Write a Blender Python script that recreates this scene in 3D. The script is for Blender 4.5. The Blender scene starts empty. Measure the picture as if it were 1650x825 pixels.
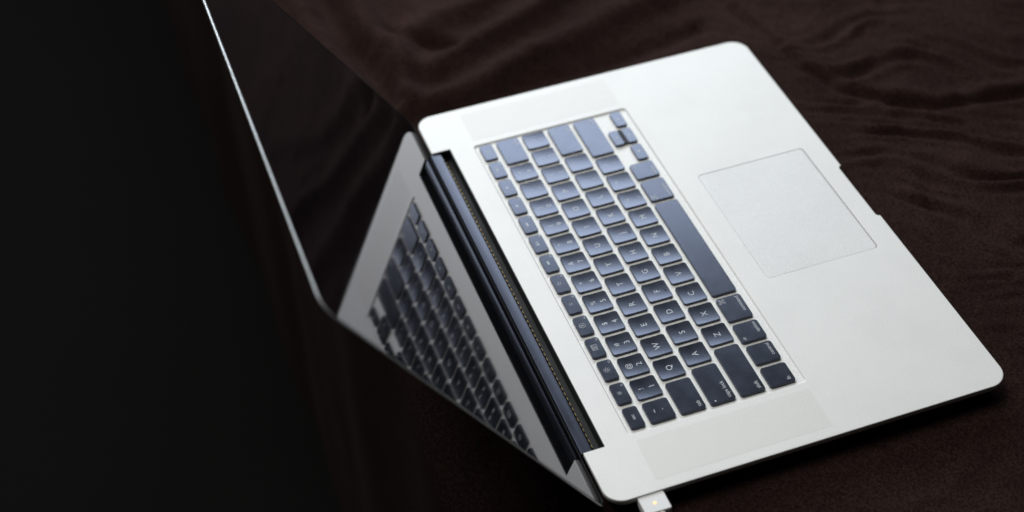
import bpy, bmesh, math, random
import numpy as np
from mathutils import Matrix, Vector

random.seed(7); rng = np.random.RandomState(11)
scene = bpy.context.scene
col = scene.collection
MM = 0.001
T = 13.5 * MM            # height of the top case above the bedspread

# ------------------------------------------------------------------ camera
cam = bpy.data.cameras.new('camera'); camo = bpy.data.objects.new('camera', cam); col.objects.link(camo)
C = Vector((-691.65, 455.67, 704.54)) * MM + Vector((0, 0, T))
Rr = [(-0.33389299, -0.94181772, -0.03866326), (-0.63575919, 0.25529323, -0.72844741), (0.69593514, -0.21864296, -0.68400989)]
m = Matrix.Identity(4)
for i in range(3):
    m[i][0] = Rr[0][i]; m[i][1] = -Rr[1][i]; m[i][2] = -Rr[2][i]; m[i][3] = C[i]
camo.matrix_world = m
cam.sensor_width = 36; cam.sensor_fit = 'HORIZONTAL'; cam.lens = 57.74
cam.clip_start = 0.01; cam.clip_end = 50
cam.dof.use_dof = True; cam.dof.focus_distance = 0.962; cam.dof.aperture_fstop = 4.6; cam.dof.aperture_blades = 9
scene.camera = camo

# ------------------------------------------------------------------ world: a dark room
w = bpy.data.worlds.new('World'); scene.world = w; w.use_nodes = True
bg = w.node_tree.nodes['Background']; bg.inputs[0].default_value = (0.85, 0.92, 1.0, 1); bg.inputs[1].default_value = 0.007

# ------------------------------------------------------------------ lamps: a window, and an added overhead fill that brightens the aluminium
def area(name, loc, target, sx, sy, power, color):
    l = bpy.data.lights.new(name, 'AREA'); l.shape = 'RECTANGLE'; l.size = sx; l.size_y = sy; l.energy = power; l.color = color
    o = bpy.data.objects.new(name, l); col.objects.link(o); o.location = loc
    d = Vector(target) - Vector(loc); o.rotation_euler = d.to_track_quat('-Z', 'Y').to_euler()
    return o
area('window_light', (1.78, -0.10, 0.97), (0.0, 0.16, 0.0), 1.7, 1.05, 38, (0.82, 0.90, 1.0))
area('overhead_fill', (0.55, 0.75, 1.9), (0.45, 0.60, 0.0), 1.2, 1.2, 27, (0.985, 0.99, 0.965))

scene.view_settings.view_transform = 'Standard'; scene.view_settings.look = 'None'
scene.view_settings.exposure = 0; scene.view_settings.gamma = 1; scene.view_settings.use_curve_mapping = False

# ------------------------------------------------------------------ materials
def mat(name, color, rough=0.5, metal=0.0, spec=0.5, ior=1.5):
    mt = bpy.data.materials.new(name); mt.use_nodes = True
    b = mt.node_tree.nodes['Principled BSDF']
    b.inputs['Base Color'].default_value = (*color, 1); b.inputs['Roughness'].default_value = rough
    b.inputs['Metallic'].default_value = metal; b.inputs['Specular IOR Level'].default_value = spec; b.inputs['IOR'].default_value = ior
    return mt, mt.node_tree, b
def noise(nt, scale, detail=3, rough=0.55, vec=None):
    n = nt.nodes.new('ShaderNodeTexNoise'); n.inputs['Scale'].default_value = scale; n.inputs['Detail'].default_value = detail
    n.inputs['Roughness'].default_value = rough
    if vec is None:
        vec = nt.nodes.new('ShaderNodeTexCoord').outputs['Object']
    nt.links.new(vec, n.inputs['Vector']); return n
def ramp(nt, src, a, b, p0=0.3, p1=0.7):
    r = nt.nodes.new('ShaderNodeValToRGB'); e = r.color_ramp.elements
    e[0].position = p0; e[0].color = a if len(a) == 4 else (*a, 1); e[1].position = p1; e[1].color = b if len(b) == 4 else (*b, 1)
    nt.links.new(src, r.inputs[0]); return r
def bump(nt, bsdf, h, strength, dist):
    bp = nt.nodes.new('ShaderNodeBump'); bp.inputs['Strength'].default_value = strength; bp.inputs['Distance'].default_value = dist
    nt.links.new(h, bp.inputs['Height']); nt.links.new(bp.outputs[0], bsdf.inputs['Normal']); return bp
def g(v): return (v, v, v, 1)

def aluminium(name, c0, c1, r0=0.42, r1=0.54, grain=0.03, metal=0.08):
    mt, nt, b = mat(name, c0, 0.5, metal)
    n1 = noise(nt, 2100, 2, 0.7); n2 = noise(nt, 14, 4)
    rc = ramp(nt, n1.outputs['Fac'], c0, c1, 0.3, 0.7)
    n3 = noise(nt, 22, 6, 0.65); sm = ramp(nt, n3.outputs['Fac'], g(0.968), g(1.0), 0.38, 0.55)     # faint handling marks
    mx = nt.nodes.new('ShaderNodeMix'); mx.data_type = 'RGBA'; mx.blend_type = 'MULTIPLY'; mx.inputs[0].default_value = 1
    nt.links.new(rc.outputs[0], mx.inputs[6]); nt.links.new(sm.outputs[0], mx.inputs[7]); nt.links.new(mx.outputs[2], b.inputs['Base Color'])
    rr = ramp(nt, n2.outputs['Fac'], g(r0), g(r1), 0.3, 0.7); nt.links.new(rr.outputs[0], b.inputs['Roughness'])
    bump(nt, b, n1.outputs['Fac'], grain, 0.0002)
    return mt
M_ALU = aluminium('bead_blasted_aluminium', (0.66, 0.655, 0.625), (0.96, 0.945, 0.905), 0.50, 0.53)
M_PAD = aluminium('matt_trackpad_glass', (0.66, 0.655, 0.635), (0.88, 0.875, 0.85), 0.50, 0.52, 0.04)

def plastic(name, color, r0, r1, scale=30, spec=0.5, tint=(1, 1, 1)):
    mt, nt, b = mat(name, color, r0, 0, spec); b.inputs['Specular Tint'].default_value = (*tint, 1)
    n = noise(nt, scale, 4); r = ramp(nt, n.outputs['Fac'], g(r0), g(r1)); nt.links.new(r.outputs[0], b.inputs['Roughness'])
    n2 = noise(nt, 3500, 2); bump(nt, b, n2.outputs['Fac'], 0.08, 0.0001)
    return mt
M_KEY = plastic('black_key_plastic', (0.008, 0.009, 0.012), 0.21, 0.26, 90, 1.0, (0.64, 0.73, 1.0))
M_HINGE = plastic('black_hinge_plastic', (0.010, 0.011, 0.014), 0.26, 0.32, 40, 0.6, (0.62, 0.70, 1.0))
M_RUBBER = plastic('black_rubber', (0.006, 0.006, 0.006), 0.55, 0.7, 60)
M_FIN, _, _ = mat('tan_metal_fin', (0.16, 0.115, 0.05), 0.4, 1.0)
M_DARK = plastic('dark_slot_lining', (0.008, 0.008, 0.008), 0.6, 0.8, 50)
M_LEG = plastic('white_legend_ink', (0.56, 0.58, 0.61), 0.5, 0.6)
M_CABLE = plastic('white_cable_sleeve', (0.62, 0.60, 0.56), 0.45, 0.6)

M_GLASS, nt, b = mat('black_display_glass', (0.003, 0.003, 0.004), 0.02, 0, 0.7, 1.52); b.inputs['Specular Tint'].default_value = (0.90, 0.78, 1.0, 1)
n = noise(nt, 9, 5); r = ramp(nt, n.outputs['Fac'], g(0.02), g(0.055)); nt.links.new(r.outputs[0], b.inputs['Roughness'])

M_LED, nt, b = mat('amber_charge_light', (0.9, 0.5, 0.25), 0.4)
b.inputs['Emission Color'].default_value = (1.0, 0.55, 0.25, 1); b.inputs['Emission Strength'].default_value = 1.1
n = noise(nt, 900); r = ramp(nt, n.outputs['Fac'], (0.8, 0.42, 0.2), (0.95, 0.6, 0.35)); nt.links.new(r.outputs[0], b.inputs['Base Color'])

# perforated speaker grille: fine grid of holes far below a pixel
M_GRILLE, nt, b = mat('perforated_aluminium', (0.8, 0.8, 0.79), 0.52, 0.08)
tc = nt.nodes.new('ShaderNodeTexCoord'); v = nt.nodes.new('ShaderNodeTexVoronoi'); v.voronoi_dimensions = '2D'
v.inputs['Scale'].default_value = 1150; v.inputs['Randomness'].default_value = 0.0
nt.links.new(tc.outputs['Object'], v.inputs['Vector'])
r = ramp(nt, v.outputs['Distance'], (0.34, 0.31, 0.28), (0.83, 0.81, 0.77), 0.17, 0.25); nt.links.new(r.outputs[0], b.inputs['Base Color'])
bump(nt, b, v.outputs['Distance'], 0.1, 0.0002)

# dark brown brushed cotton
M_BED, nt, b = mat('dark_brown_cotton', (0.03, 0.02, 0.018), 1.0, 0, 0.03)
n1 = noise(nt, 7, 4); n2 = noise(nt, 620, 3, 0.7)
r1 = ramp(nt, n1.outputs['Fac'], (0.0165, 0.0090, 0.0074), (0.0300, 0.0162, 0.0135), 0.35, 0.7)
r2 = ramp(nt, n2.outputs['Fac'], g(0.3), g(1.7), 0.3, 0.72)
mx = nt.nodes.new('ShaderNodeMix'); mx.data_type = 'RGBA'; mx.blend_type = 'MULTIPLY'; mx.inputs[0].default_value = 1
nt.links.new(r1.outputs[0], mx.inputs[6]); nt.links.new(r2.outputs[0], mx.inputs[7]); nt.links.new(mx.outputs[2], b.inputs['Base Color'])
b.inputs['Sheen Weight'].default_value = 0.01; b.inputs['Sheen Roughness'].default_value = 0.5; b.inputs['Sheen Tint'].default_value = (0.75, 0.6, 0.55, 1)
bump(nt, b, n2.outputs['Fac'], 0.5, 0.0006)

# ------------------------------------------------------------------ mesh helpers
def link(name, me, material, parent=None, loc=(0, 0, 0)):
    o = bpy.data.objects.new(name, me); col.objects.link(o); o.location = loc
    if material is not None and not me.materials: me.materials.append(material)
    if parent: o.parent = parent
    return o
def smooth(me, ang=35):
    for p in me.polygons: p.use_smooth = True
    me.set_sharp_from_angle(angle=math.radians(ang))
    for p in me.polygons:
        if len(p.vertices) > 4: p.use_smooth = False
    return me
def rrect(x0, x1, y0, y1, r, n=8, sub=1):
    """rounded rectangle outline, counter-clockwise; r may be 4 radii (x1y1, x0y1, x0y0, x1y0)"""
    if not isinstance(r, (tuple, list)): r = (r,) * 4
    pts = []
    for (cx, cy, a0, rr) in ((x1 - r[0], y1 - r[0], 0, r[0]), (x0 + r[1], y1 - r[1], 90, r[1]), (x0 + r[2], y0 + r[2], 180, r[2]), (x1 - r[3], y0 + r[3], 270, r[3])):
        for i in range(n + 1):
            a = math.radians(a0 + 90 * i / n); pts.append((cx + rr * math.cos(a), cy + rr * math.sin(a)))
    if sub > 1:                       # extra points along the straight sides
        out = []
        for i, p in enumerate(pts):
            out.append(p); q = pts[(i + 1) % len(pts)]
            if i % (n + 1) == n: out += [(p[0] + (q[0] - p[0]) * k / sub, p[1] + (q[1] - p[1]) * k / sub) for k in range(1, sub)]
        pts = out
    return pts
def loft(rings, cap_top=True, cap_bot=True, name='mesh'):
    """rings of 3-D points, bottom first"""
    n = len(rings[0]); vs = [p for rg in rings for p in rg]; fs = []
    for k in range(len(rings) - 1):
        for i in range(n):
            j = (i + 1) % n; fs.append((k * n + i, k * n + j, (k + 1) * n + j, (k + 1) * n + i))
    if cap_bot: fs.append(tuple(reversed(range(n))))
    if cap_top: fs.append(tuple((len(rings) - 1) * n + i for i in range(n)))
    me = bpy.data.meshes.new(name); me.from_pydata(vs, [], fs); me.update(); return me
def slab(pts, z0, z1, bev=0.0, name='mesh', z_of=None):
    """extruded outline (mm) with a small rounded top edge"""
    P = np.array(pts); c = P.mean(0)
    def ring(z, inset):
        q = P.copy()
        if inset:
            nx = len(q); out = np.zeros_like(q)
            for i in range(nx):
                k = 1
                while np.allclose(q[(i + k) % nx], q[i - 1]): k += 1
                d = q[(i + 1) % nx] - q[i - 1]; d /= max(np.linalg.norm(d), 1e-9); out[i] = q[i] + inset * np.array([-d[1], d[0]])
            q = out
        return [(x * MM, y * MM, z * MM) for x, y in q]
    rings = [ring(z0, 0)]
    if bev: rings += [ring(z1 - bev, 0), ring(z1 - 0.3 * bev, 0.3 * bev), ring(z1, bev)]
    else: rings += [ring(z1, 0)]
    return loft(rings, name=name)
def boxmesh(x0, x1, y0, y1, z0, z1, name='mesh'):
    return slab([(x1, y0), (x1, y1), (x0, y1), (x0, y0)], z0, z1, 0, name)

def boolean(me, cutters, bevel=None, extra=None):
    o = bpy.data.objects.new('work', me); col.objects.link(o); cs = []
    for c in cutters:
        co = bpy.data.objects.new('cut', c); col.objects.link(co); cs.append(co)
        md = o.modifiers.new('b', 'BOOLEAN'); md.operation = 'DIFFERENCE'; md.solver = 'EXACT'; md.object = co
    if bevel:
        md = o.modifiers.new('v', 'BEVEL'); md.width = bevel * MM; md.segments = 2; md.limit_method = 'ANGLE'; md.angle_limit = math.radians(50); md.use_clamp_overlap = True
    dg = bpy.context.evaluated_depsgraph_get(); dg.update()
    out = bpy.data.meshes.new_from_object(o.evaluated_get(dg))
    for x in [o] + cs: bpy.data.objects.remove(x)
    out.materials.clear(); return out

# ------------------------------------------------------------------ the bedspread
def polydist(X, Y, pts):
    best = np.full(X.shape, 1e9)
    for (ax, ay), (bx, by) in zip(pts[:-1], pts[1:]):
        dx, dy = bx - ax, by - ay; t = np.clip(((X - ax) * dx + (Y - ay) * dy) / (dx * dx + dy * dy), 0, 1)
        best = np.minimum(best, np.hypot(X - ax - t * dx, Y - ay - t * dy))
    return best
def wavefield(X, Y, wl, n, seed, ang=None, spread=math.pi):
    r = np.random.RandomState(seed); H = np.zeros_like(X)
    for _ in range(n):
        a = r.uniform(0, 2 * math.pi) if ang is None else ang + r.uniform(-spread, spread)
        k = 2 * math.pi / (wl * r.uniform(0.7, 1.4)); H += np.sin(k * (X * math.cos(a) + Y * math.sin(a)) + r.uniform(0, 6.28))
    return H / math.sqrt(n)
def bedspread():
    ax = np.concatenate([np.linspace(-700, -320, 39)[:-1], np.arange(-320, 560, 2.6), np.linspace(560, 2000, 70)])
    ay = np.concatenate([np.linspace(-900, -320, 50)[:-1], np.arange(-320, 640, 2.6), np.linspace(640, 960, 50)])
    X, Y = np.meshgrid(ax, ay, indexing='ij')
    wx = X + 14 * wavefield(X, Y, 150, 7, 1); wy = Y + 14 * wavefield(X, Y, 150, 7, 2)
    H = 1.5 * wavefield(wx, wy, 190, 8, 3)
    rid = wavefield(wx, wy, 95, 7, 4); H += 1.5 * (1 - np.abs(np.tanh(1.5 * rid)))           # soft creases
    H += 0.32 * wavefield(wx, wy, 15, 9, 15) + 0.7 * wavefield(wx, wy, 34, 8, 5) * (0.4 + 0.6 * (wavefield(X, Y, 130, 6, 6) > 0))
    # puckers running off the stitched seam at the front right
    m = np.exp(-(((X - 60) / 190) ** 2 + ((Y + 80) / 110) ** 2))
    u = (wx * 0.88 - wy * 0.47); u = u + 8 * wavefield(X, Y, 80, 6, 8)
    env = 0.55 + 0.45 * wavefield(wx, wy, 60, 6, 9)
    H += 1.05 * m * env * (1.9 * np.sin(2 * math.pi * u / 15.5) + 0.4 * np.sin(2 * math.pi * u / 9.5 + 1.3) + 1.6 * np.sin(2 * math.pi * u / 26))
    def fold(pts, amp, sig, H, k=0.35): return H + amp * np.exp(-(polydist(wx * k + X * (1 - k), wy * k + Y * (1 - k), pts) / sig) ** 2)
    seam = [(330, -8), (246, -20), (202, -30), (151, -36), (116, -51), (93, -78), (77, -108), (68, -167), (60, -330)]
    H = fold(seam, -5.0, 3.4, H, 0.1); H = fold([(x + 7, y - 6) for x, y in seam], 2.0, 7, H, 0.1)
    # long folds beside the right-hand edge of the laptop
    H = fold([(300, -30), (262, 40), (246, 100), (232, 150), (214, 205), (206, 260)], 11.5, 13, H)
    H = fold([(330, 40), (296, 110), (272, 165), (252, 215)], 10.5, 12, H)
    H = fold([(420, 60), (352, 120), (322, 165), (300, 215), (262, 240)], 7, 13, H)
    H = fold([(430, 235), (362, 240), (310, 240), (262, 236), (225, 240)], 12, 12, H)
    H = fold([(430, 290), (350, 285), (292, 280), (240, 272)], 7, 12, H)
    H = fold([(430, 262), (340, 262), (270, 259), (215, 250)], -10, 9, H)
    H = fold([(310, 222), (292, 212), (280, 190)], -9, 8, H)
    H = fold([(225, 10), (214, 80), (203, 140), (195, 200), (190, 250)], -7, 9, H)
    H = H - 4
    # flattened and pressed down under the laptop
    dx = np.maximum(np.abs(X) - 172, 0); dy = np.maximum(np.abs(Y - 123) - 116, 0); d = np.hypot(dx, dy)
    k = np.clip(d / 55, 0, 1); k = k * k * (3 - 2 * k)
    top = np.minimum(H, 2 + d * 0.30)
    H = top * k - 0.15 * (1 - k)
    H = np.where(d < 7, np.minimum(H, -0.1), H)
    # the bed ends behind the lid: the cover rolls over its edge and hangs down
    edge = 280 + 5 * wavefield(X, X * 0, 260, 5, 21); R_ = 40.0
    e = np.clip(Y - edge, 0, None); th = np.clip(e / R_, 0, math.pi / 2); down = np.clip(e - R_ * math.pi / 2, 0, None)
    H = H * np.exp(-e / 40) - R_ * (1 - np.cos(th)) - down
    Y = np.where(e > 0, edge + R_ * np.sin(th) + 6 * np.clip(down / 80, 0, 1) * 0.3 * wavefield(X, X * 0, 120, 5, 33), Y)
    nx, ny = X.shape
    V = np.stack([X, Y, H], -1).reshape(-1, 3) * MM
    i = np.arange(nx - 1)[:, None] * ny + np.arange(ny - 1)[None, :]; i = i.ravel()
    F = np.stack([i, i + ny, i + ny + 1, i + 1], 1)
    me = bpy.data.meshes.new('bedspread'); me.vertices.add(len(V)); me.vertices.foreach_set('co', V.ravel())
    me.loops.add(F.size); me.loops.foreach_set('vertex_index', F.ravel().astype(np.int32))
    me.polygons.add(len(F)); me.polygons.foreach_set('loop_start', np.arange(0, F.size, 4, dtype=np.int32))
    me.polygons.foreach_set('use_smooth', np.ones(len(F), dtype=bool)); me.update(calc_edges=True); me.validate()
    o = link('bedspread', me, M_BED); o['kind'] = 'structure'
    o['label'] = 'dark brown wrinkled cotton bedspread under the laptop'
    return o
bedspread()
fl = boxmesh(-2500, 2500, 300, 3200, -620, -600, 'floor'); fo = link('floor', fl, plastic('dark_floor_boards', (0.0065, 0.0060, 0.0057), 0.85, 0.95, 6, 0.02)); fo['kind'] = 'structure'

# ------------------------------------------------------------------ the laptop
W, D = 358.9, 247.1
lap = bpy.data.objects.new('laptop', None); col.objects.link(lap); lap.location = (0, D / 2 * MM, 0)
lap.empty_display_size = 0.05
lap['label'] = 'open silver laptop with black keys and glossy black screen on brown bedspread'; lap['category'] = 'laptop'
OFF = Vector((0, -D / 2 * MM, T))
def part(name, me, material, loc=(0, 0, 0), parent=None):
    if parent is None: return link(name, me, material, lap, OFF + Vector(loc))
    return link(name, me, material, parent, loc)

# base shell: lofted rounded box, then cut
def ring_base(z, inset):
    return [(x * MM, y * MM, z * MM) for x, y in rrect(-W / 2 + inset, W / 2 - inset, inset, D - inset, (max(11 - inset * .5, 4),) * 2 + (max(12 - inset * .5, 4),) * 2, 14)]
prof = [(-13.5, 22), (-13.0, 15), (-11.8, 10), (-9.6, 5.8), (-7.2, 2.9), (-5.2, 1.2), (-3.6, 0.3), (-2.6, 0.0), (-0.45, 0.0), (-0.13, 0.13), (0.0, 0.45)]
base = loft([ring_base(z, i) for z, i in prof], name='base_shell')
KX0, KX1, KY0, KY1 = -136.8, 136.8, 108.2, 218.4     # keyboard well
PX0, PX1, PY0, PY1 = -52.3, 52.3, 15.9, 91.6         # trackpad
def wr(z, o): return [(x * MM, y * MM, z * MM) for x, y in rrect(KX0 - o, KX1 + o, KY0 - o, KY1 + o, 2.2 + o, 6)]
cut = [loft([wr(-1.15, -0.4), wr(0, 0.4), wr(3, 2.5)]),
       slab(rrect(PX0, PX1, PY0 - 0.45, PY1, 2.6, 6), -1.6, 3, 0),
       boxmesh(-140.2, 140.2, 234.1, D + 10, -20, 3),
       slab([(24.6, 2.4), (-24.6, 2.4), (-26.2, 1.2), (-26.8, -5), (26.8, -5), (26.2, 1.2)], -20, 3, 0)]
base = boolean(base, cut, bevel=0.18)
smooth(base, 30)
for p_ in base.polygons:
    if p_.normal.z > 0.995 or p_.normal.z < -0.995: p_.use_smooth = False
part('base_shell', base, M_ALU)

tp = slab(rrect(PX0 + 0.22, PX1 - 0.22, PY0 + 0.2, PY1 - 0.12, 2.4, 6), -1.2, -0.12, 0.12, 'trackpad'); smooth(tp, 30)
part('trackpad', tp, M_PAD)
part('trackpad_gap_shade', slab(rrect(PX0 + .01, PX1 - .01, PY0 - 0.44, PY1 - .01, 2.5, 6), -1.65, -1.0, 0, 'trackpad_gap_shade'), M_DARK)  # dark sheet added below the pad; stands in for shade in the gap
for sx in (-1, 1):
    x0, x1 = sorted((sx * 142.5, sx * 172.5))
    gm = slab(rrect(x0 + .02, x1 - .02, 109.6, 217.2, 1.2, 4), -0.3, 0.03, 0.03, 'speaker_grille')
    part('speaker_grille', gm, M_GRILLE)

# rear slot with vent fins and the hinge cover
part('vent_lining', boxmesh(-139.7, 139.7, 234.7, 246.4, -11.5, -8.6, 'vent_lining'), M_DARK)
finm = boxmesh(-1.2, 1.2, -0.22, 0.22, -2.6, 0, 'vent_fin')
finm.materials.append(M_FIN)
for i in range(66):
    part('vent_fin', finm, M_FIN, ((-137.2 + i * 4.22) * MM, 239.3 * MM, -5.2 * MM))
part('slot_shade_plate', boxmesh(-140.15, 140.15, 234.12, 234.6, -12.5, -0.3, 'slot_shade_plate'), M_DARK)  # dark plates added over the aluminium slot walls, shade put in as colour
for sx in (-1, 1):
    x0, x1 = sorted((sx * 139.72, sx * 140.15)); part('slot_shade_plate', boxmesh(x0, x1, 234.65, 246.6, -12.0, -0.35, 'slot_shade_plate'), M_DARK)
sep = boxmesh(-139.7, 139.7, 238.2, 239.6, -8.6, -7.8, 'vent_rail'); part('vent_rail', sep, M_DARK)
hp = [(241.2, -6.5), (241.0, -3.5), (241.05, -1.9), (241.25, -1.55), (241.6, -1.4), (244.5, -1.2), (247.4, -1.0), (247.9, -1.15), (248.1, -1.5), (248.2, -2.2),
      (248.2, -5.5), (247.4, -9.0), (245.6, -11.2), (243.5, -10.6)]
hm = loft([[(x * MM, y * MM, z * MM) for y, z in hp] for x in (139.5, -139.5)], name='hinge_cover'); smooth(hm, 28)
part('hinge_cover', hm, M_HINGE)

# lid, built flat then tilted: local X = width, Y = up the screen, Z = towards the viewer of the screen
ANG = math.radians(56.61); LID = 245.0
ld = bpy.data.objects.new('lid_frame', None)
lm = Matrix(((1, 0, 0, 0), (0, math.cos(ANG), -math.sin(ANG), 247.58 * MM), (0, math.sin(ANG), math.cos(ANG), -4.98 * MM), (0, 0, 0, 1)))
bpy.data.objects.remove(ld)
def lidpart(name, me, material):
    me.transform(lm); return part(name, me, material)
def lring(z, inset, r): return [(x * MM, y * MM, z * MM) for x, y in rrect(-W / 2 + inset, W / 2 - inset, 1.0 + inset, LID - inset, (r,) * 2 + (9,) * 2, 14)]
shell = loft([lring(-4.0, 22, 5), lring(-3.4, 11, 6), lring(-2.7, 5.0, 8), lring(-1.9, 2.2, 10), lring(-1.25, 0.7, 11), lring(-0.85, 0.1, 11.4), lring(-0.7, 0, 11.5), lring(-0.25, 0, 11.5), lring(-0.02, 0.25, 11.2), lring(-0.02, 0.9, 10.6), lring(-0.6, 0.95, 10.6)], name='lid_shell')
smooth(shell, 40); lidpart('lid_shell', shell, aluminium('lid_aluminium', (0.62, 0.63, 0.62), (0.80, 0.81, 0.80), 0.40, 0.46, 0.03, 0.8))
gask = loft([lring(-0.55, 0.95, 10.5), lring(0.12, 0.95, 10.5), lring(0.25, 1.2, 10.2), lring(0.12, 1.5, 10), lring(-0.55, 1.5, 10)], name='lid_gasket'); smooth(gask, 40)
lidpart('lid_gasket', gask, M_RUBBER)
gl = slab(rrect(-W / 2 + 1.5, W / 2 - 1.5, 2.5, LID - 1.5, (10, 10, 3, 3), 10), -0.5, 0.0, 0.05, 'display_glass')
lidpart('display_glass', gl, M_GLASS)

# ------------------------------------------------------------------ keyboard
KEY_TOP = 0.75; KEY_BOT = -1.13
def dish(x, y, wd, hd, depth): return -0.5 * depth * (2 - min(1, (2 * x / wd) ** 2) - min(1, (2 * y / hd) ** 2)) if depth else 0.0
key_mesh = {}
def key_shape(wd, hd, depth):
    k = (round(wd, 2), round(hd, 2), depth)
    if k in key_mesh: return key_mesh[k]
    n = 7; rr = 1.7
    def rg(inset, z, r):
        return [(x, y, z) for x, y in rrect(-wd / 2 + inset, wd / 2 - inset, -hd / 2 + inset, hd / 2 - inset, r, n, 6 if depth else 1)]
    rings = [rg(0.0, KEY_BOT, rr), rg(0.06, KEY_TOP - 0.22, rr), rg(0.12, KEY_TOP - 0.07, rr), rg(0.26, KEY_TOP, rr - 0.2)]
    last = np.array(rings[-1])
    for s in (0.96, 0.86, 0.7, 0.5, 0.3, 0.12):
        rings.append([(x * s, y * s, 0) for x, y, _ in last])
    for ri in (1, 2): rings[ri] = [(x, y, z + dish(x, y, wd - 0.52, hd - 0.52, depth)) for x, y, z in rings[ri]]
    for ri in range(3, len(rings)):
        rings[ri] = [(x, y, KEY_TOP + dish(x, y, wd - 0.52, hd - 0.52, depth)) for x, y, _ in rings[ri]]
    rings = [[(x * MM, y * MM, z * MM) for x, y, z in r_] for r_ in rings]
    me = loft(rings, cap_bot=False, name='key'); smooth(me, 14); me.materials.append(M_KEY)
    key_mesh[k] = me; return me

# --- flat legend pieces: text (converted later) and small drawn symbols, all in key mm
pending = []   # (key object, dims, [ ('t', string, size, x, y, align) | ('p', verts, faces) ])
def disc(x, y, r, n=12): return ('p', [(x + r * math.cos(6.2832 * i / n), y + r * math.sin(6.2832 * i / n)) for i in range(n)], [tuple(range(n))])
def ringp(x, y, r0, r1, n=14):
    v = [(x + r * math.cos(6.2832 * i / n), y + r * math.sin(6.2832 * i / n)) for r in (r0, r1) for i in range(n)]
    return ('p', v, [(i, (i + 1) % n, n + (i + 1) % n, n + i) for i in range(n)])
def bar(x0, y0, x1, y1, t=0.24):
    d = math.hypot(x1 - x0, y1 - y0); nx, ny = -(y1 - y0) / d * t / 2, (x1 - x0) / d * t / 2
    return ('p', [(x0 - nx, y0 - ny), (x1 - nx, y1 - ny), (x1 + nx, y1 + ny), (x0 + nx, y0 + ny)], [(0, 1, 2, 3)])
def frame(x0, x1, y0, y1, t=0.22): return [bar(x0, y0, x1, y0, t), bar(x1, y0, x1, y1, t), bar(x1, y1, x0, y1, t), bar(x0, y1, x0, y0, t)]
def tri(x, y, s, d=1): return ('p', [(x - d * s * 0.5, y - s * 0.6), (x + d * s * 0.5, y), (x - d * s * 0.5, y + s * 0.6)], [(0, 1, 2) if d > 0 else (2, 1, 0)])
def sun(x, y, r, l): return [ringp(x, y, r, r + 0.25)] + [bar(x + (r + .65) * math.cos(a), y + (r + .65) * math.sin(a), x + (r + .65 + l) * math.cos(a), y + (r + .65 + l) * math.sin(a), .25) for a in [i * math.pi / 4 for i in range(8)]]
def clover(x, y, s):
    o = frame(x - s * .32, x + s * .32, y - s * .32, y + s * .32, .24)
    for a in (-1, 1):
        for b_ in (-1, 1): o.append(ringp(x + a * s * .62, y + b_ * s * .62, s * .26, s * .26 + .22))
    return o
def spk(x, y, n):
    o = [('p', [(x - 1.2, y - .5), (x - .5, y - .5), (x + .3, y - 1.1), (x + .3, y + 1.1), (x - .5, y + .5), (x - 1.2, y + .5)], [(0, 1, 2, 3, 4, 5)])]
    for k in range(n):
        r = .6 + .55 * k
        for i in range(4):
            a0, a1 = -.8 + .4 * i, -.4 + .4 * i
            o.append(bar(x + .3 + r * math.cos(a0), y + r * math.sin(a0), x + .3 + r * math.cos(a1), y + r * math.sin(a1), .22))
    return o
def kbl(x, y, ray):
    o = [bar(x - .9, y - .7, x + .9, y - .7, .3)]
    for a in (20, 55, 90, 125, 160):
        a = math.radians(a); o.append(bar(x + .8 * math.cos(a), y - .2 + .8 * math.sin(a), x + (.8 + ray) * math.cos(a), y - .2 + (.8 + ray) * math.sin(a), .24))
    return o
icons = [None,
    sun(0, .6, .55, .3), sun(0, .6, .75, .75),
    frame(-2.2, 2.2, -1, 2.2) + frame(-1.6, -.2, .9, 1.7, .18) + frame(.3, 1.7, .5, 1.7, .18) + frame(-1.3, .4, -.5, .4, .18),
    [ringp(0, .7, 1.75, 1.97)] + frame(-.5, .5, .1, 1.3, .2) + [bar(0, .2, 0, 2, .2)],
    kbl(0, .6, .35), kbl(0, .6, .8),
    [tri(-.8, .6, 1.6, -1), tri(.8, .6, 1.6, -1)], [tri(-.7, .6, 1.7), bar(.6, -.3, .6, 1.5, .35), bar(1.3, -.3, 1.3, 1.5, .35)], [tri(-.8, .6, 1.6), tri(.8, .6, 1.6)],
    spk(0, .6, 0), spk(0, .6, 1), spk(0, .6, 3)]

def key(x0, x1, y0, y1, legend, depth=0.0):
    wd, hd = x1 - x0, y1 - y0
    me = key_shape(wd, hd, depth)
    o = part('key', me, M_KEY, ((x0 + x1) / 2 * MM, (y0 + y1) / 2 * MM, 0))
    pending.append((o, wd, hd, depth, legend)); return o

U = 18.78; G = 3.15; X0 = -14.5 * U / 2
rows = [(203.7, 188.1), (185.2, 169.6), (166.7, 151.1), (148.1, 132.5), (129.6, 113.4)]
def kspan(u0, u1): return X0 + u0 * U + G / 2, X0 + u1 * U - G / 2
# function row
FP = 14.5 * U / 14
for i in range(14):
    x0, x1 = X0 + i * FP + 1.75, X0 + (i + 1) * FP - 1.75; hw = (x1 - x0) / 2
    if i == 0: lg = [('t', 'esc', 3.1, -1.6, -.6, 'LEFT')]; lg = [('t', 'esc', 3.1, 0, -.8, 'CENTER')]
    elif i == 13: lg = [ringp(0, 0, 1.3, 1.6), bar(0, .6, 0, 2.1, .3)]
    else: lg = [('t', 'F%d' % i, 1.9, hw - 1.2, -3.7, 'RIGHT')] + icons[i]
    key(x0, x1, 206.8, 215.8, lg)
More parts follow.
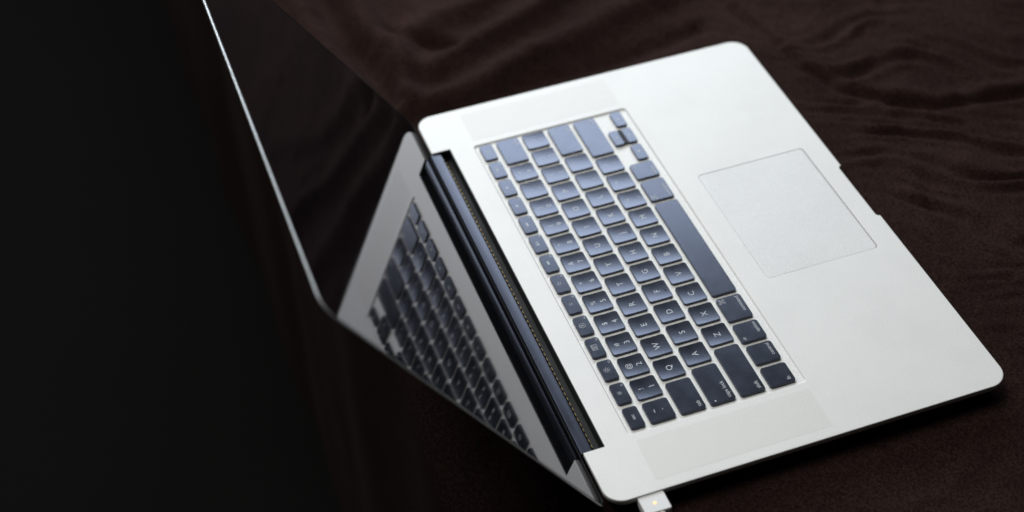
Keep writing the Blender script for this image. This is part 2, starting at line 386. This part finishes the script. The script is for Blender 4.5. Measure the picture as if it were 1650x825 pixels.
# number row
y1, y0 = rows[0]
for i, (a, s) in enumerate([('`', '~'), ('1', '!'), ('2', '@'), ('3', '#'), ('4', '$'), ('5', '%'), ('6', '^'), ('7', '&'), ('8', '*'), ('9', '('), ('0', ')'), ('-', '_'), ('=', '+')]):
    x0, x1 = kspan(i, i + 1); key(x0, x1, y0, y1, [('t', a, 5.0, 0, -5.2, 'CENTER'), ('t', s, 4.6, 0, 1.5, 'CENTER')], 0.55 if i else 0.0)
x0, x1 = kspan(13, 14.5); key(x0, x1, y0, y1, [('t', 'delete', 2.9, (x1 - x0) / 2 - 1.6, -6, 'RIGHT')])
# letters
y1, y0 = rows[1]
x0, x1 = kspan(0, 1.5); key(x0, x1, y0, y1, [('t', 'tab', 3.5, -(x1 - x0) / 2 + 2.0, -5.6, 'LEFT')])
for i, c in enumerate('QWERTYUIOP'):
    x0, x1 = kspan(1.5 + i, 2.5 + i); key(x0, x1, y0, y1, [('t', c, 5.4, 0, -1.9, 'CENTER')], 0.55)
for i, (a, s) in enumerate([('[', '{'), (']', '}'), ('\\', '|')]):
    x0, x1 = kspan(11.5 + i, 12.5 + i); key(x0, x1, y0, y1, [('t', a, 4.2, 0, -5, 'CENTER'), ('t', s, 4.2, 0, 1.8, 'CENTER')], 0.55)
y1, y0 = rows[2]
x0, x1 = kspan(0, 1.75); key(x0, x1, y0, y1, [('t', 'caps lock', 3.5, -(x1 - x0) / 2 + 2.0, -5.6, 'LEFT'), disc(-(x1 - x0) / 2 + 2.2, 4.4, .5)])
for i, c in enumerate('ASDFGHJKL'):
    x0, x1 = kspan(1.75 + i, 2.75 + i); k = key(x0, x1, y0, y1, [('t', c, 5.4, 0, -1.9, 'CENTER')], 0.55)
    if c in 'FJ':
        nub = slab(rrect(-1.7, 1.7, -.4, .4, .38, 3), 0, 0.42, .15, 'locating_bar'); smooth(nub, 40)
        link('locating_bar', nub, M_KEY, k, (0, -5.2 * MM, (KEY_TOP - 0.40) * MM))
for i, (a, s) in enumerate([(';', ':'), ("'", '"')]):
    x0, x1 = kspan(10.75 + i, 11.75 + i); key(x0, x1, y0, y1, [('t', a, 4.3, 0, -4.6, 'CENTER'), ('t', s, 4.2, 0, 1.6, 'CENTER')], 0.55)
x0, x1 = kspan(12.75, 14.5); hw = (x1 - x0) / 2
key(x0, x1, y0, y1, [('t', 'return', 2.9, hw - 1.6, -6, 'RIGHT'), ('t', 'enter', 2.3, hw - 1.6, 4.6, 'RIGHT')])
y1, y0 = rows[3]
x0, x1 = kspan(0, 2.25); key(x0, x1, y0, y1, [('t', 'shift', 3.5, -(x1 - x0) / 2 + 2.0, -5.6, 'LEFT')])
for i, c in enumerate('ZXCVBNM'):
    x0, x1 = kspan(2.25 + i, 3.25 + i); key(x0, x1, y0, y1, [('t', c, 5.4, 0, -1.9, 'CENTER')], 0.55)
for i, (a, s) in enumerate([(',', '<'), ('.', '>'), ('/', '?')]):
    x0, x1 = kspan(9.25 + i, 10.25 + i); key(x0, x1, y0, y1, [('t', a, 4.3, 0, -4.6, 'CENTER'), ('t', s, 4.2, 0, 1.6, 'CENTER')], 0.55)
x0, x1 = kspan(12.25, 14.5); key(x0, x1, y0, y1, [('t', 'shift', 2.9, (x1 - x0) / 2 - 1.6, -6, 'RIGHT')])
# bottom row
y1, y0 = rows[4]
def mod(u0, u1, lg): 
    a, b_ = kspan(u0, u1); h = (b_ - a) / 2
    key(a, b_, y0, y1, lg(h))
mod(0, 1, lambda h: [('t', 'fn', 3.5, -h + 2.0, -5.8, 'LEFT')])
mod(1, 2, lambda h: [('t', 'control', 3.3, h - 1.5, -5.9, 'RIGHT')])
mod(2, 3, lambda h: [('t', 'option', 3.3, h - 1.5, -5.9, 'RIGHT'), ('t', 'alt', 2.6, -h + 1.6, 4.6, 'LEFT')])
mod(3, 4.25, lambda h: [('t', 'command', 3.3, h - 1.5, -5.9, 'RIGHT')] + clover(h - 3.2, 5.1, 2.1))
mod(4.25, 9.25, lambda h: [])
mod(9.25, 10.5, lambda h: [('t', 'command', 3.1, -h + 1.5, -6.3, 'LEFT')] + clover(-h + 3.2, 5.1, 2.1))
mod(10.5, 11.5, lambda h: [('t', 'option', 3.1, -h + 1.5, -6.3, 'LEFT'), ('t', 'alt', 2.6, h - 1.6, 4.6, 'RIGHT')])
ym = (y0 + y1) / 2
a, b_ = kspan(11.5, 12.5); key(a, b_, y0, ym - .3, [tri(0, 0, 1.8, -1)])
a, b_ = kspan(13.5, 14.5); key(a, b_, y0, ym - .3, [tri(0, 0, 1.8, 1)])
a, b_ = kspan(12.5, 13.5)
key(a, b_, y0, ym - 1.3, [('p', [(-1, .6), (0, -.8), (1, .6)], [(0, 1, 2)])]); key(a, b_, ym + 1.3, y1, [('p', [(-1, -.6), (1, -.6), (0, .8)], [(0, 1, 2)])])
ag = boxmesh(a + .5, b_ - .5, ym - 1.28, ym + 1.28, KEY_BOT, 0.5, 'arrow_key_gap'); part('arrow_key_gap', ag, M_DARK)

# convert all the lettering in one go
tobs = []
for ki, (o, wd, hd, dp, lg) in enumerate(pending):
    for li, it in enumerate(lg):
        if it[0] != 't': continue
        cu = bpy.data.curves.new('txt', 'FONT'); cu.body = it[1]; cu.size = it[2]; cu.align_x = it[5]; cu.resolution_u = 3; cu.fill_mode = 'FRONT'
        cu.offset = 0.0
        to = bpy.data.objects.new('txt', cu); col.objects.link(to); tobs.append((ki, li, to))
dg = bpy.context.evaluated_depsgraph_get(); dg.update()
glyph = {}
for ki, li, to in tobs:
    me = bpy.data.meshes.new_from_object(to.evaluated_get(dg)); glyph[(ki, li)] = ([v_.co.copy() for v_ in me.vertices], [tuple(p_.vertices) for p_ in me.polygons]); bpy.data.meshes.remove(me)
for _, _, to in tobs:
    cu = to.data; bpy.data.objects.remove(to); bpy.data.curves.remove(cu)
for ki, (o, wd, hd, dp, lg) in enumerate(pending):
    V, F = [], []
    for li, it in enumerate(lg):
        n0 = len(V)
        if it[0] == 't':
            vs, fs = glyph[(ki, li)]; V += [(v_.x + it[3], v_.y + it[4]) for v_ in vs]
        else:
            _, vs, fs = it; V += list(vs)
        F += [tuple(n0 + i for i in f) for f in fs]
    if not V: continue
    me = bpy.data.meshes.new('legend')
    me.from_pydata([(x * MM, y * MM, (KEY_TOP + dish(x, y, wd - .52, hd - .52, dp) + 0.05) * MM) for x, y in V], [], F); me.update()
    link('legend', me, M_LEG, o)

# ------------------------------------------------------------------ power plug in the left side
plug = bpy.data.objects.new('power_plug', None); col.objects.link(plug); plug.location = (-0.186, 0.2235, T - 7.0 * MM)
plug['label'] = 'small white power plug with amber light in the side of the laptop'; plug['category'] = 'plug'
pm = slab(rrect(-5.8, 8.2, -7.6, 7.6, 1.0, 4), 0, 6.0, 0.5, 'plug_body'); smooth(pm, 35)
link('plug_body', pm, aluminium('plug_aluminium', (0.78, 0.77, 0.75), (0.88, 0.87, 0.85), .45, .55), plug)
lm_ = slab([(1.05 * math.cos(a), 1.05 * math.sin(a)) for a in [6.2832 * i / 16 for i in range(16)]], 0, .12, .04, 'charge_light')
link('charge_light', lm_, M_LED, plug, (0.2 * MM, 0, 5.95 * MM))
cp = []
for i in range(25):
    t = i / 24; cp.append(Vector((-5.5 - 85 * t, -1.5 - 20 * t * t, 3.0 - 0.6 * t + (-0.0))) * MM)
rad = 2.1
rings = []
for i, c in enumerate(cp):
    d = (cp[min(i + 1, 24)] - cp[max(i - 1, 0)]).normalized(); s = Vector((0, 0, 1)).cross(d).normalized(); u = d.cross(s)
    r_ = (2.6 if i < 4 else 1.7) * MM
    rings.append([tuple(c + r_ * (math.cos(a) * s + math.sin(a) * u)) for a in [6.2832 * k / 12 for k in range(12)]])
cm = loft(rings, name='cable'); smooth(cm, 50); link('cable', cm, M_CABLE, plug)
